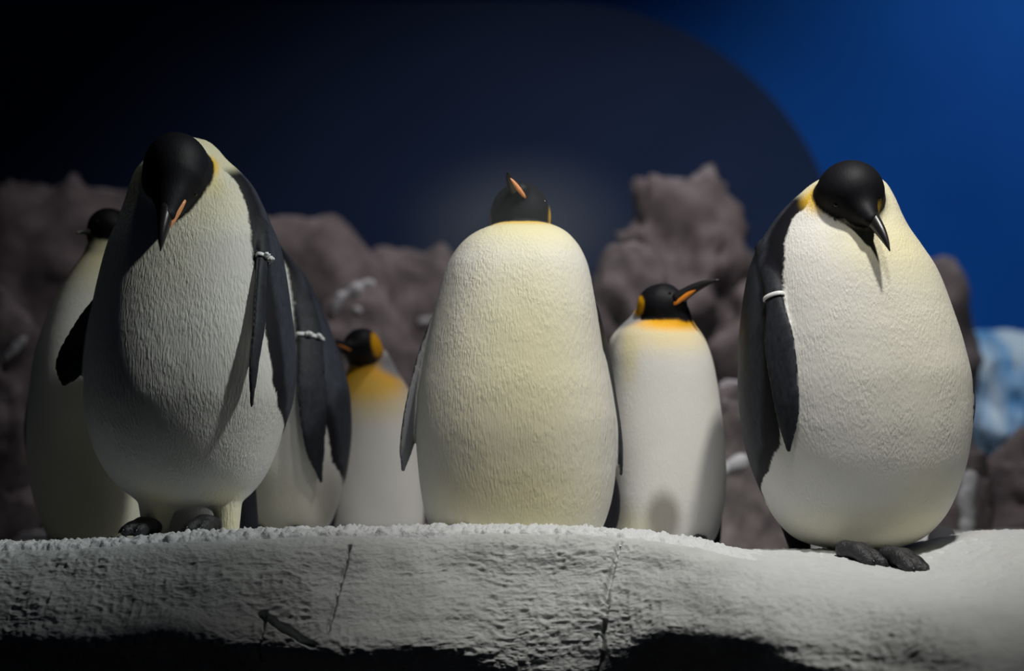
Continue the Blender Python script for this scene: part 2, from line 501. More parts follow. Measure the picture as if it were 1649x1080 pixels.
def build_penguin(name, label, T, head, flippers, extra, hood, white, blobs, mat, base_px, h=0.0055, group=None, seed=0, back=SLATE, band=0.03, legs=()):
    """One body mesh: torso + head + flippers + tail in one surface; colour stored per vertex.
    head: [(sdf, k)], flippers: [(blade, pale_inner, side)], extra: [(sdf, k, colour)], legs like extra"""
    Y = T.Y
    org = np.array([X(base_px[0], Y), Y, base_px[1]])
    base = empty(name, org)
    tag(base, label, 'penguin', group)
    def body_sdf(p):
        d = T(p)
        for s, k, c in extra: d = smin(d, s(p), k)
        for s, k in head: d = smin(d, s(p), k)
        return d
    SDF[0] = body_sdf
    def sdf(p):
        d = body_sdf(p)
        for b, _, _ in flippers: d = smin(d, b(p), 0.010)
        return d
    allp = [T]+[s for s, _ in head]+[s for s, _, _ in extra]+[b for b, _, _ in flippers]
    lo = np.min([s.lo for s in allp], 0)-0.015; hi = np.max([s.hi for s in allp], 0)+0.015
    v, q, nv = nets(sdf, lo, hi, h)
    v = relax(v, q, 2, 0.45)
    # ---- plumage colours (markings of the bird itself)
    n1 = fbm(v*np.array((60, 60, 22)), 3, 5+seed); n2 = fbm(v*np.array((240, 240, 90)), 2, 9+seed); n3 = fbm(v*7, 3, 21+seed)
    c = np.repeat(WHITE[None], len(v), 0)*(1+0.05*n3[:, None])
    def mix(col, w):
        nonlocal c
        c = c*(1-w[:, None])+np.asarray(col)*w[:, None]
    def blobw(cen, rad, soft):
        d = np.sqrt((((v-cen)/np.array(rad))**2).sum(1))+0.05*n1
        return 1-sstep(1-soft, 1+soft, d)
    def put(bl):
        for (col, px, row, y, rad, soft, st) in bl:
            cen = T.front(px, row) if y is None else np.array([X(px, Y+y), Y+y, Z(row, Y+y)])
            k = (CAM_D+Y)/FPX
            mix(col, st*blobw(cen, np.array(rad)*k, soft))
    put(blobs.get('under', []))
    az, a = T.azim(v)
    azL = np.interp(v[:, 2], *T.edge_az(white[0]).T) if isinstance(white[0], list) else np.full(len(v), float(white[0]))
    azR = np.interp(v[:, 2], *T.edge_az(white[1]).T) if isinstance(white[1], list) else np.full(len(v), float(white[1]))
    sd = np.maximum(azL-az, az-azR)*math.pi/180*a + 0.006*n1+0.004*n2
    w = sstep(-0.003, 0.004, sd)
    if len(white) > 2:                                     # the dark back stops above this row
        w = w*sstep(-0.02, 0.02, v[:, 2]-Z(white[2], Y)+0.012*n1)
    mix(BLACK*1.3, w)
    mix(back*(1+0.35*n2[:, None]+0.2*n1[:, None]), w*sstep(band, band+0.035, sd))
    for s, k, col in extra:
        if col is not None: mix(np.asarray(col)*(1+0.3*n2[:, None]), 1-sstep(0.001, 0.007, s(v)))
    put(blobs.get('mid', []))
    if hood:
        dh = hood[0](v)
        for s in hood[1:]: dh = np.minimum(dh, s(v))
        mix(BLACK*(1+0.3*n2[:, None]), 1-sstep(0.006, 0.0105, dh+0.0012*n2))
    put(blobs.get('over', []))
    bd = body_sdf(v)
    for b, pale, side in flippers:
        df = b(v)
        w = sstep(-0.002, 0.003, bd-np.abs(df)-0.002)*(1-sstep(0.004, 0.010, df))
        out = nv@(b.nrm*side)
        ink = np.where((out < -0.25)[:, None], np.asarray(pale)[None], (SLATE*0.55)[None]*(1+0.5*n2[:, None]+0.3*n1[:, None]))
        c = c*(1-w[:, None])+ink*w[:, None]
    c = np.clip(c, 0.004, 0.95)
    mesh_np('body', v-org, q, mat, base, c)
    return base, org

# ------------------------------------------------------------------ setting: walls, floor
def box(name, lo, hi, mat, parent=None):
    (x0, y0, z0), (x1, y1, z1) = lo, hi
    v = [(x0, y0, z0), (x1, y0, z0), (x1, y1, z0), (x0, y1, z0), (x0, y0, z1), (x1, y0, z1), (x1, y1, z1), (x0, y1, z1)]
    f = [(0, 3, 2, 1), (4, 5, 6, 7), (0, 1, 5, 4), (1, 2, 6, 5), (2, 3, 7, 6), (3, 0, 4, 7)]
    return poly_obj(name, v, f, mat, parent, False)

def wall_mat(name, c0, c1, streak, amount):
    m, t, b = nt(name)
    tc = node(t, 'ShaderNodeTexCoord')
    mp = node(t, 'ShaderNodeMapping'); mp.inputs['Scale'].default_value = (1.6, 1.6, 0.12)
    t.links.new(tc.outputs['Object'], mp.inputs[0])
    n1 = node(t, 'ShaderNodeTexNoise'); n1.inputs['Scale'].default_value = 1.6; n1.inputs['Detail'].default_value = 4
    t.links.new(mp.outputs[0], n1.inputs['Vector'])
    n2 = node(t, 'ShaderNodeTexNoise'); n2.inputs['Scale'].default_value = 0.9; n2.inputs['Detail'].default_value = 3
    t.links.new(tc.outputs['Object'], n2.inputs['Vector'])
    r = node(t, 'ShaderNodeValToRGB'); r.color_ramp.elements[0].position = 0.3; r.color_ramp.elements[1].position = 0.7
    r.color_ramp.elements[0].color = (*c0, 1); r.color_ramp.elements[1].color = (*c1, 1)
    t.links.new(n2.outputs[0], r.inputs[0])
    mr = node(t, 'ShaderNodeMapRange'); mr.inputs[1].default_value = 0.52; mr.inputs[2].default_value = 0.78; mr.inputs[4].default_value = amount
    t.links.new(n1.outputs[0], mr.inputs[0])
    mx = node(t, 'ShaderNodeMix', data_type='RGBA'); t.links.new(mr.outputs[0], mx.inputs[0])
    t.links.new(r.outputs[0], mx.inputs[6]); mx.inputs[7].default_value = (*streak, 1)
    t.links.new(mx.outputs[2], b.inputs['Base Color'])
    b.inputs['Roughness'].default_value = 0.75; b.inputs['Specular IOR Level'].default_value = 0.2
    return m

M_WALL = wall_mat('wall_blue_paint', (0.004, 0.115, 0.52), (0.006, 0.14, 0.60), (0.01, 0.15, 0.6), 0.3)
M_SCREEN = wall_mat('screen_navy_paint', (0.013, 0.033, 0.095), (0.020, 0.042, 0.11), (0.020, 0.042, 0.11), 0.0)
M_FLOOR = simple_mat('floor_dark_rock', (0.05, 0.05, 0.06), 0.9, 0.6, 8, var=0.3)

tag(box('wall_back', (-9, 5.0, -1.2), (9, 5.3, 6.0), M_WALL), 'bright blue painted wall at the back of the exhibit', kind='structure')
# rounded navy screen standing in front of the back wall
YS = 4.4
cx, cz, rr = X(880, YS), Z(452, YS), 452*(CAM_D+YS)/FPX
prof = [(-8.5, -1.2), (-8.5, cz+rr)]
for i in range(0, 61):
    a = math.pi/2-(math.pi/2)*i/60
    prof.append((cx+rr*1.06*math.cos(a), cz+rr*math.sin(a)))
prof.append((cx+rr*1.06, -1.2))
n = len(prof)
v = [(x, YS, z) for x, z in prof]+[(x, YS+0.25, z) for x, z in prof]
f = [tuple(range(n))[::-1] if False else tuple(range(n-1, -1, -1)), tuple(range(n, 2*n))]+[(i, (i+1) % n, (i+1) % n+n, i+n) for i in range(n)]
f = [f[0][::-1], f[1][::-1]]+f[2:]
tag(poly_obj('wall_screen', v, f, M_SCREEN, None, False), 'dark navy scenery wall with a curved right end before the blue wall', kind='structure')
tag(box('floor', (-9, -4.6, -1.4), (9, 5.3, -1.2), M_FLOOR), 'dark floor below the rock ledge', kind='structure')

# ------------------------------------------------------------------ ledge
ST = {
 -700: [(3.2, 848), (1.4, 887), (0.3, 893), (-0.28, 884), (-0.38, 894), (-0.46, 945), (-0.50, 996), (-0.50, 1037), (-0.28, 1076), (0.0, 1300)],
 0:    [(3.2, 848), (1.4, 883), (0.3, 889), (-0.28, 880), (-0.38, 890), (-0.46, 940), (-0.50, 996), (-0.50, 1037), (-0.28, 1074), (0.0, 1300)],
 150:  [(3.2, 848), (1.4, 877), (0.3, 883), (-0.28, 874), (-0.38, 885), (-0.46, 935), (-0.53, 996), (-0.55, 1040), (-0.30, 1072), (0.0, 1300)],
 300:  [(3.2, 848), (1.4, 867), (0.3, 873), (-0.28, 864), (-0.38, 875), (-0.45, 920), (-0.50, 976), (-0.57, 1020), (-0.34, 1058), (0.0, 1300)],
 420:  [(3.2, 848), (1.4, 862), (0.3, 868), (-0.28, 859), (-0.37, 870), (-0.44, 925), (-0.50, 991), (-0.52, 1048), (-0.36, 1082), (0.0, 1300)],
 560:  [(3.2, 848), (1.4, 858), (0.3, 864), (-0.28, 855), (-0.37, 866), (-0.44, 930), (-0.50, 996), (-0.54, 1054), (-0.40, 1090), (0.0, 1300)],
 700:  [(3.2, 848), (1.4, 856), (0.3, 862), (-0.28, 853), (-0.37, 865), (-0.44, 930), (-0.52, 996), (-0.56, 1048), (-0.46, 1092), (-0.1, 1300)],
 850:  [(3.2, 848), (1.4, 856), (0.3, 862), (-0.28, 853), (-0.37, 865), (-0.44, 930), (-0.50, 1000), (-0.52, 1060), (-0.50, 1110), (-0.3, 1300)],
 980:  [(3.2, 848), (1.4, 861), (0.3, 867), (-0.28, 858), (-0.38, 869), (-0.46, 930), (-0.52, 1000), (-0.53, 1060), (-0.48, 1110), (-0.2, 1300)],
 1070: [(3.2, 848), (1.4, 869), (0.3, 875), (-0.28, 866), (-0.42, 880), (-0.50, 920), (-0.57, 973), (-0.60, 1026), (-0.40, 1067), (0.1, 1250)],
 1150: [(3.2, 848), (1.4, 880), (0.3, 886), (-0.28, 877), (-0.46, 894), (-0.60, 935), (-0.68, 988), (-0.69, 1040), (-0.42, 1084), (0.1, 1250)],
 1220: [(3.2, 848), (1.4, 889), (0.3, 895), (-0.25, 886), (-0.50, 910), (-0.66, 945), (-0.74, 990), (-0.80, 1045), (-0.74, 1092), (-0.1, 1250)],
 1320: [(3.2, 848), (1.4, 889), (0.3, 895), (-0.22, 886), (-0.50, 916), (-0.72, 950), (-0.84, 1000), (-0.93, 1058), (-0.92, 1115), (-0.3, 1300)],
 1460: [(3.2, 848), (1.4, 889), (0.3, 895), (-0.12, 886), (-0.48, 926), (-0.80, 962), (-1.05, 1010), (-1.20, 1070), (-1.20, 1140), (-0.6, 1300)],
 1560: [(3.2, 848), (1.4, 875), (0.3, 881), (-0.10, 872), (-0.45, 906), (-0.80, 950), (-1.05, 1005), (-1.22, 1070), (-1.22, 1140), (-0.6, 1300)],
 1649: [(3.2, 848), (1.4, 859), (0.3, 865), (-0.10, 856), (-0.45, 884), (-0.80, 934), (-1.05, 995), (-1.22, 1066), (-1.22, 1140), (-0.6, 1300)],
 2300: [(3.2, 848), (1.4, 853), (0.3, 859), (-0.10, 850), (-0.45, 876), (-0.80, 930), (-1.05, 995), (-1.22, 1066), (-1.22, 1140), (-0.6, 1300)],
}
SKEYS = [0, 0.16, 0.30, 0.40, 0.46, 0.58, 0.70, 0.80, 0.89, 1.0]
_sx = sorted(ST)
_sw = np.array([(px-824.5)*4.6/FPX for px in _sx])
_SY = np.array([[q[0] for q in ST[px]] for px in _sx]); _SZ = np.array([[Z(q[1], q[0]) for q in ST[px]] for px in _sx])
def ledge_surface(xs, ss):
    yk = np.stack([np.interp(xs, *pchip(_sw, _SY[:, k], 900)) for k in range(10)], 1)
    zk = np.stack([np.interp(xs, *pchip(_sw, _SZ[:, k], 900)) for k in range(10)], 1)
    # smooth spline along the profile
    Yg = np.zeros((len(xs), len(ss))); Zg = np.zeros_like(Yg)
    sk = np.array(SKEYS); h = np.diff(sk)
    def tang(v):
        d = np.diff(v, axis=1)/h
        m = np.zeros_like(v); m[:, 0] = d[:, 0]; m[:, -1] = d[:, -1]
        m[:, 1:-1] = (d[:, :-1]*h[1:]+d[:, 1:]*h[:-1])/(h[:-1]+h[1:]); return m
    my, mz = tang(yk), tang(zk)
    for j, s in enumerate(ss):
        k = min(np.searchsorted(sk, s, side='right')-1, 8); t = (s-sk[k])/h[k]
        H = ((1+2*t)*(1-t)**2, t*(1-t)**2*h[k], t*t*(3-2*t), t*t*(t-1)*h[k])
        Yg[:, j] = H[0]*yk[:, k]+H[1]*my[:, k]+H[2]*yk[:, k+1]+H[3]*my[:, k+1]
        Zg[:, j] = H[0]*zk[:, k]+H[1]*mz[:, k]+H[2]*zk[:, k+1]+H[3]*mz[:, k+1]
    P = np.stack([np.repeat(xs[:, None], len(ss), 1), Yg, Zg], -1)
    return P
def grid_normals(P):
    du = np.gradient(P, axis=0); dv = np.gradient(P, axis=1)
    n = np.cross(dv, du); n /= np.linalg.norm(n, axis=-1, keepdims=True)+1e-12
    return n
def grid_faces(nu, nv):
    i = np.arange(nu*nv).reshape(nu, nv)
    return np.stack([i[:-1, :-1], i[:-1, 1:], i[1:, 1:], i[1:, :-1]], -1).reshape(-1, 4)

def seg_dist(p, poly):
    d = np.full(len(p), 9.0)
    for a, b in zip(poly[:-1], poly[1:]):
        a, b = np.array(a), np.array(b); ab = b-a
        t = np.clip(((p-a)@ab)/(ab@ab), 0, 1)
        d = np.minimum(d, np.sqrt(((p-a-t[:, None]*ab)**2).sum(1)))
    return d
CR = [[(1001, 878), (990, 905), (984, 930), (974, 965), (977, 985), (968, 1020), (971, 1040), (962, 1100)],
      [(559, 880), (549, 935), (543, 960), (538, 985), (531, 1015)],
      [(432, 985), (424, 1020), (416, 1062)], [(425, 988), (460, 1010), (505, 1036)]]
CR = [[(X(a, -0.48), Z(b, -0.48)) for a, b in c] for c in CR]
CRW = [0.0055, 0.004, 0.004, 0.007]

xs = np.concatenate([np.linspace(-2.3, -1.45, 60, endpoint=False), np.linspace(-1.45, 1.45, 860, endpoint=False), np.linspace(1.45, 2.3, 60)])
ss = np.concatenate([np.linspace(0, 0.34, 26, endpoint=False), np.linspace(0.34, 0.9, 250, endpoint=False), np.linspace(0.9, 1.0, 14)])
P = ledge_surface(xs, ss); N = grid_normals(P)
if N[len(xs)//2, 10, 2] < 0: N = -N; LFLIP = True
else: LFLIP = False
pf = P.reshape(-1, 3); nf = N.reshape(-1, 3)
S2 = np.repeat(ss[None], len(xs), 0).ravel()
face = sstep(0.41, 0.50, S2)                                  # 0 on the trodden top, 1 on the rough face
mound = sstep(X(1080, -0.5), X(1260, -0.5), pf[:, 0])*sstep(0.86, 0.60, S2) if False else sstep(X(1080, -0.5), X(1260, -0.5), pf[:, 0])*(1-sstep(0.62, 0.84, S2))
big = fbm(pf*np.array((5, 5, 6)), 3, 31)
rough = ridged(pf*np.array((40, 44, 66))+0.5*fbm(pf*9, 2, 77)[:, None]*np.array((1, 1, 2)), 4, 41)
patch = sstep(-0.25, 0.35, fbm(pf*5.5, 3, 52))
disp = 0.016*big*face + (0.0066*rough*(0.35+0.8*patch))*face*(1-0.6*mound) + 0.0022*fbm(pf*95, 3, 61) + 0.0045*fbm(pf*55, 3, 63)*mound*(1-0.5*face)
crack = np.zeros(len(pf))
wob = fbm(pf*30, 3, 88)*0.006
for c, wd in zip(CR, CRW):
    d = seg_dist(pf[:, [0, 2]]+wob[:, None]*np.array((1, 0.3)), c)
    crack = np.maximum(crack, (1-sstep(wd*0.4, wd*1.5, d))*face)
crack *= sstep(-0.75, -0.1, fbm(pf*np.array((22, 22, 40)), 2, 91))
v = pf+nf*disp[:, None]-nf*(0.030*crack)[:, None]
PLASTER = np.array((0.50, 0.52, 0.515)); SNOW = np.array((0.58, 0.60, 0.61)); WET = np.array((0.17, 0.20, 0.21)); WARM = np.array((0.60, 0.50, 0.40))
lc = np.repeat(PLASTER[None], len(v), 0)*(1+0.22*fbm(pf*14, 4, 71)[:, None])
sw = np.maximum(1-face, mound*sstep(-0.9, -0.2, rough+0.8*big))[:, None]
lc = lc*(1-sw)+SNOW*sw*(1+0.06*fbm(pf*40, 3, 72)[:, None])
wm = (sstep(1.05, 1.40, pf[:, 0])*sstep(0.05, 0.5, fbm(pf*9, 3, 73))*0.5)[:, None]
lc = lc*(1-wm)+WARM*wm

def tint_mat(name, rough, bump, scale, stretch=(1, 1, 1), spec=0.3, dist=0.004):
    m, t, b = nt(name)
    at = node(t, 'ShaderNodeVertexColor', layer_name='tint'); t.links.new(at.outputs[0], b.inputs['Base Color'])
    tc = node(t, 'ShaderNodeTexCoord'); mp = node(t, 'ShaderNodeMapping'); mp.inputs['Scale'].default_value = stretch
    t.links.new(tc.outputs['Object'], mp.inputs[0])
    nz = node(t, 'ShaderNodeTexNoise'); nz.inputs['Scale'].default_value = scale; nz.inputs['Detail'].default_value = 6; nz.inputs['Roughness'].default_value = 0.65
    t.links.new(mp.outputs[0], nz.inputs['Vector'])
    bp = node(t, 'ShaderNodeBump'); bp.inputs['Strength'].default_value = bump; bp.inputs['Distance'].default_value = dist
    t.links.new(nz.outputs[0], bp.inputs['Height']); t.links.new(bp.outputs[0], b.inputs['Normal'])
    b.inputs['Roughness'].default_value = rough; b.inputs['Specular IOR Level'].default_value = spec
    return m
M_LEDGE = tint_mat('ledge_rough_plaster', 0.6, 0.8, 130, (1, 1, 1.5))
M_SNOW = simple_mat('snow_crumbly', (0.66, 0.68, 0.70), 0.6, 0.6, 170, var=0.06)
gf = grid_faces(len(xs), len(ss))
if not LFLIP: gf = gf
led = mesh_np('rock_ledge', v, gf[:, ::-1], M_LEDGE, None, lc)
tag(led, 'grey plastered rock ledge with cracks and a snowy mound', kind='structure')

# crumbly snow lying along the top of the ledge
xs2 = np.linspace(-1.5, 1.5, 760); ss2 = np.linspace(0.29, 0.475, 52)
P2 = ledge_surface(xs2, ss2); N2 = grid_normals(P2)
if N2[300, 5, 2] < 0: N2 = -N2
p2 = P2.reshape(-1, 3); n2_ = N2.reshape(-1, 3); s2 = np.repeat(ss2[None], len(xs2), 0).ravel()
endS = 0.445+0.012*fbm(p2*np.array((9, 0, 0)), 3, 101)+0.006*fbm(p2*np.array((60, 0, 0)), 2, 102)
m2 = (1-sstep(0.0, 0.016, s2-endS))*sstep(0.29, 0.32, s2)
crumb = np.maximum(fbm(p2*70, 3, 103), -0.2)
m2 = m2*(1-0.75*sstep(X(1120, -0.3), X(1240, -0.3), p2[:, 0]))
th = (0.009+0.005*fbm(p2*12, 2, 104)+0.017*crumb)*m2-0.006*(1-m2)
crust = mesh_np('snow_crust', p2+n2_*th[:, None], grid_faces(len(xs2), len(ss2))[:, ::-1], M_SNOW, led)
crust['label'] = 'thin crumbly white snow along the top edge'; crust['kind'] = 'stuff'

# ------------------------------------------------------------------ rocks
import bmesh
_bm = bmesh.new(); bmesh.ops.create_icosphere(_bm, subdivisions=5, radius=1.0)
_bm.verts.ensure_lookup_table()
ICO_V = np.array([p.co[:] for p in _bm.verts]); ICO_F = np.array([[q.index for q in fc.verts] for fc in _bm.faces]); _bm.free()

def rock_mat(name, c0, c1, snow):
    m, t, b = nt(name)
    tc = node(t, 'ShaderNodeTexCoord')
    n1 = node(t, 'ShaderNodeTexNoise'); n1.inputs['Scale'].default_value = 5; n1.inputs['Detail'].default_value = 8; n1.inputs['Roughness'].default_value = 0.65
    t.links.new(tc.outputs['Object'], n1.inputs['Vector'])
    r = node(t, 'ShaderNodeValToRGB'); r.color_ramp.elements[0].position = 0.35; r.color_ramp.elements[1].position = 0.68
    r.color_ramp.elements[0].color = (*c0, 1); r.color_ramp.elements[1].color = (*c1, 1)
    t.links.new(n1.outputs[0], r.inputs[0])
    ge = node(t, 'ShaderNodeNewGeometry'); se = node(t, 'ShaderNodeSeparateXYZ'); t.links.new(ge.outputs['Normal'], se.inputs[0])
    n2 = node(t, 'ShaderNodeTexNoise'); n2.inputs['Scale'].default_value = 7; n2.inputs['Detail'].default_value = 4
    t.links.new(tc.outputs['Object'], n2.inputs['Vector'])
    ad = node(t, 'ShaderNodeMath', operation='MULTIPLY'); t.links.new(se.outputs[2], ad.inputs[0]); t.links.new(n2.outputs[0], ad.inputs[1])
    mr = node(t, 'ShaderNodeMapRange'); mr.inputs[1].default_value = 0.42; mr.inputs[2].default_value = 0.52; mr.inputs[4].default_value = snow
    t.links.new(ad.outputs[0], mr.inputs[0])
    mx = node(t, 'ShaderNodeMix', data_type='RGBA'); t.links.new(mr.outputs[0], mx.inputs[0])
    t.links.new(r.outputs[0], mx.inputs[6]); mx.inputs[7].default_value = (0.6, 0.6, 0.64, 1)
    t.links.new(mx.outputs[2], b.inputs['Base Color'])
    bp = node(t, 'ShaderNodeBump'); bp.inputs['Strength'].default_value = 0.6; bp.inputs['Distance'].default_value = 0.02
    t.links.new(n1.outputs[0], bp.inputs['Height']); t.links.new(bp.outputs[0], b.inputs['Normal'])
    b.inputs['Roughness'].default_value = 0.8
    return m
M_ROCK = rock_mat('rock_grey_brown', (0.10, 0.085, 0.085), (0.30, 0.26, 0.26), 0.25)
M_ROCKD = rock_mat('rock_grey_brown_snowy', (0.10, 0.085, 0.085), (0.30, 0.26, 0.26), 0.9)

def rock(label, px0, px1, r0, r1, Y, mat, seed, depth=0.8, amp=0.22, power=2.6, skew=0.0):
    a, bz = (X(px1, Y)-X(px0, Y))/2, (Z(r0, Y)-Z(r1, Y))/2
    c = np.array([(X(px0, Y)+X(px1, Y))/2, Y, (Z(r0, Y)+Z(r1, Y))/2])
    u = ICO_V
    k = (np.abs(u)**power).sum(1)**(-1/power)                # boxy boulder
    p = u*k[:, None]
    p[:, 0] += skew*p[:, 2]
    q = p*np.array((a, a*depth, bz))
    wv = q+seed*5.3
    d = amp*(0.42*fbm(wv*2.6, 3, seed)+0.40*ridged(wv*np.array((4.2, 4.2, 5.0)), 4, seed+5)-0.10)
    q = q+u*(d*min(1.0, a/0.25))[:, None]
    o = mesh_np('rock', q, np.concatenate([ICO_F], 0), mat, None, None, True)
    o.location = c
    tag(o, label, 'rock', 'rocks of the backdrop')
    return o

rock('broad pale-topped boulder lying behind the penguin with a turned head', -150, 335, 305, 880, 3.05, M_ROCK, 1, 0.4)
rock('dark snow-flecked rock at the shaded side below the broad pale boulder', -140, 80, 490, 890, 1.9, M_ROCKD, 2, 0.6)
rock('dark rock mostly hidden behind the bowed penguin with the raised flipper', 110, 380, 470, 890, 2.15, M_ROCKD, 3, 0.5)
rock('flat-topped grey boulder behind the dark-backed penguin', 365, 628, 348, 880, 3.05, M_ROCK, 4, 0.5, 0.16, 3.2)
rock('grey boulder beside the shoulder of the penguin looking up', 585, 800, 386, 880, 3.5, M_ROCK, 5, 0.3, 0.22, 3.0)
rock('low snow-edged rock just behind the penguin with a yellow chest', 490, 665, 470, 890, 2.15, M_ROCK, 6, 0.6, 0.16, 2.4)
rock('rock hidden behind the penguin looking up', 820, 930, 430, 880, 3.0, M_ROCKD, 7, 0.8)
rock('tall peaked boulder rising above the other rocks', 985, 1210, 290, 880, 3.0, M_ROCK, 8, 0.8, 0.40, 2.3, 0.0)
rock('lumpy grey boulder at the foot of the peaked boulder', 940, 1090, 395, 890, 2.1, M_ROCK, 9, 0.7, 0.30)
rock('grey boulder between the peaked rock and the penguin bowing on the mound', 1150, 1285, 440, 890, 2.25, M_ROCK, 10, 0.7, 0.26)
rock('dark snow-flecked rock between the orange-billed penguin and the snowy mound', 1120, 1290, 630, 895, 1.55, M_ROCKD, 11, 0.6, 0.28)
rock('rock hidden behind the big bowed penguin on the mound', 1265, 1400, 500, 880, 3.0, M_ROCKD, 12, 0.7)
rock('small rounded boulder standing above the blue ice', 1450, 1572, 424, 880, 3.0, M_ROCK, 13, 0.8, 0.18)
rock('dark rock in front of the blue ice', 1600, 1800, 715, 895, 2.1, M_ROCKD, 14, 0.7, 0.25)
rock('snow-smeared upright rock behind the big bowed penguin, beside the blue ice', 1500, 1590, 715, 895, 1.6, M_ROCKD, 15, 0.7, 0.25)
rock('unidentified small dark wedge beside the foot of the big bowed penguin', 1492, 1542, 845, 895, 0.32, M_FLOOR, 18, 0.7, 0.05, 2.0)  # unidentified dark form, modelled as a rock
rock('grey boulder at the end of the blue ice', 1780, 2100, 480, 880, 2.9, M_ROCK, 16, 0.5)
rock('grey boulder past the broad pale boulder', -520, -190, 380, 880, 2.6, M_ROCK, 17, 0.6)

# snow patches on the rocks
from mathutils.bvhtree import BVHTree
def rock_tree():
    vs, fs = [], []
    for o in COL.objects:
        if o.name.split('.')[0] == 'rock':
            k = len(vs); me = o.data; co = np.zeros(len(me.vertices)*3); me.vertices.foreach_get('co', co)
            vs += [tuple(q) for q in co.reshape(-1, 3)+np.array(o.location)]
            fs += [tuple(i+k for i in f_.vertices) for f_ in me.polygons]
    return BVHTree.FromPolygons(vs, fs)
ROCKS = rock_tree()
def on_rock(px, row):
    """point of the rock surface seen at that place"""
    o = Vector((0, -CAM_D, CAM_Z)); d = Vector(W(px, row, 0.0))-o
    hit = ROCKS.ray_cast(o, d.normalized())[0]
    return np.array(hit) if hit is not None else W(px, row, 1.8)
def snow_patch(label, pts, Y, wid, seed):
    q_ = [on_rock(*p) for p in pts]
    y0 = min(p[1] for p in q_)
    q_ = [p if p[1] < y0+0.2 else W(a[0], a[1], y0+0.1) for p, a in zip(q_, pts)]
    prims = [capsule(a, b, wid*0.7, wid*0.8) for a, b in zip(q_[:-1], q_[1:])]
    def sdf(p):
        d = prims[0](p)
        for s in prims[1:]: d = smin(d, s(p), 0.02)
        return d+0.014*fbm(p*22, 3, seed)
    lo = np.min([s.lo for s in prims], 0)-0.03; hi = np.max([s.hi for s in prims], 0)+0.03
    v, q, _ = nets(sdf, lo, hi, 0.008)
    c = v.mean(0)
    o = mesh_np('snow_patch', v-c, q, M_SNOW); o.location = c
    tag(o, label, 'snow', 'snow patches on the rocks')
snow_patch('curved strip of snow on the rock above the yellow-chested penguin', [(537, 500), (548, 478), (570, 465), (596, 455)], 1.78, 0.022, 1)
snow_patch('small lump of snow on the rock above the yellow-chested penguin', [(572, 497), (578, 500)], 1.78, 0.014, 2)
snow_patch('small lump of snow beside the flank of the penguin looking up', [(680, 517), (700, 516)], 1.9, 0.02, 3)
snow_patch('lump of snow on the dark rock beside the snowy mound', [(1165, 752), (1195, 742)], 1.5, 0.03, 4)
snow_patch('slanting smear of snow on the shaded rock', [(8, 575), (40, 545)], 1.5, 0.022, 5)
snow_patch('upright smear of snow on the rock beside the blue ice', [(1562, 770), (1556, 800), (1556, 845)], 1.25, 0.035, 6)

# blue ice front
nx, nz = 120, 90
YI = 3.5
gx = np.linspace(X(1500, YI), X(2100, YI), nx); gz = np.linspace(-0.2, Z(527, YI), nz)
front = np.stack(np.meshgrid(gx, gz, indexing='ij'), -1).reshape(-1, 2)
pp = np.stack([front[:, 0], np.zeros(len(front)), front[:, 1]], 1)
dy = 0.10*ridged(pp*np.array((5, 1, 1.6)), 3, 201)+0.05*fbm(pp*np.array((16, 1, 5)), 3, 202)
top = (front[:, 1]-gz[0])/(gz[-1]-gz[0])
fv = np.stack([front[:, 0], YI-dy+0.25*top**6, front[:, 1]+0.03*fbm(pp*np.array((7, 0, 0)), 3, 203)*top], 1).reshape(nx, nz, 3)
bk = fv[:, -1:, :].copy(); bk[:, :, 1] = YI+0.6
bk2 = bk.copy(); bk2[:, :, 2] = -0.2
allv = np.concatenate([fv, bk, bk2, fv[:, :1, :]], 1)
m, t, b = nt('ice_pale_blue')
tc = node(t, 'ShaderNodeTexCoord'); mp = node(t, 'ShaderNodeMapping'); mp.inputs['Scale'].default_value = (3.2, 1, 1.1); t.links.new(tc.outputs['Object'], mp.inputs[0])
nz_ = node(t, 'ShaderNodeTexNoise'); nz_.inputs['Scale'].default_value = 2.2; nz_.inputs['Detail'].default_value = 5; t.links.new(mp.outputs[0], nz_.inputs['Vector'])
r = node(t, 'ShaderNodeValToRGB'); r.color_ramp.elements[0].position = 0.38; r.color_ramp.elements[1].position = 0.60
r.color_ramp.elements[0].color = (0.04, 0.34, 0.75, 1); r.color_ramp.elements[1].color = (0.70, 0.86, 0.95, 1)
t.links.new(nz_.outputs[0], r.inputs[0]); t.links.new(r.outputs[0], b.inputs['Base Color']); b.inputs['Roughness'].default_value = 0.4
ice = mesh_np('ice_cliff', allv.reshape(-1, 3), grid_faces(nx, nz+3)[:, ::-1], m)
tag(ice, 'pale blue streaked ice cliff below the blue wall', 'ice')

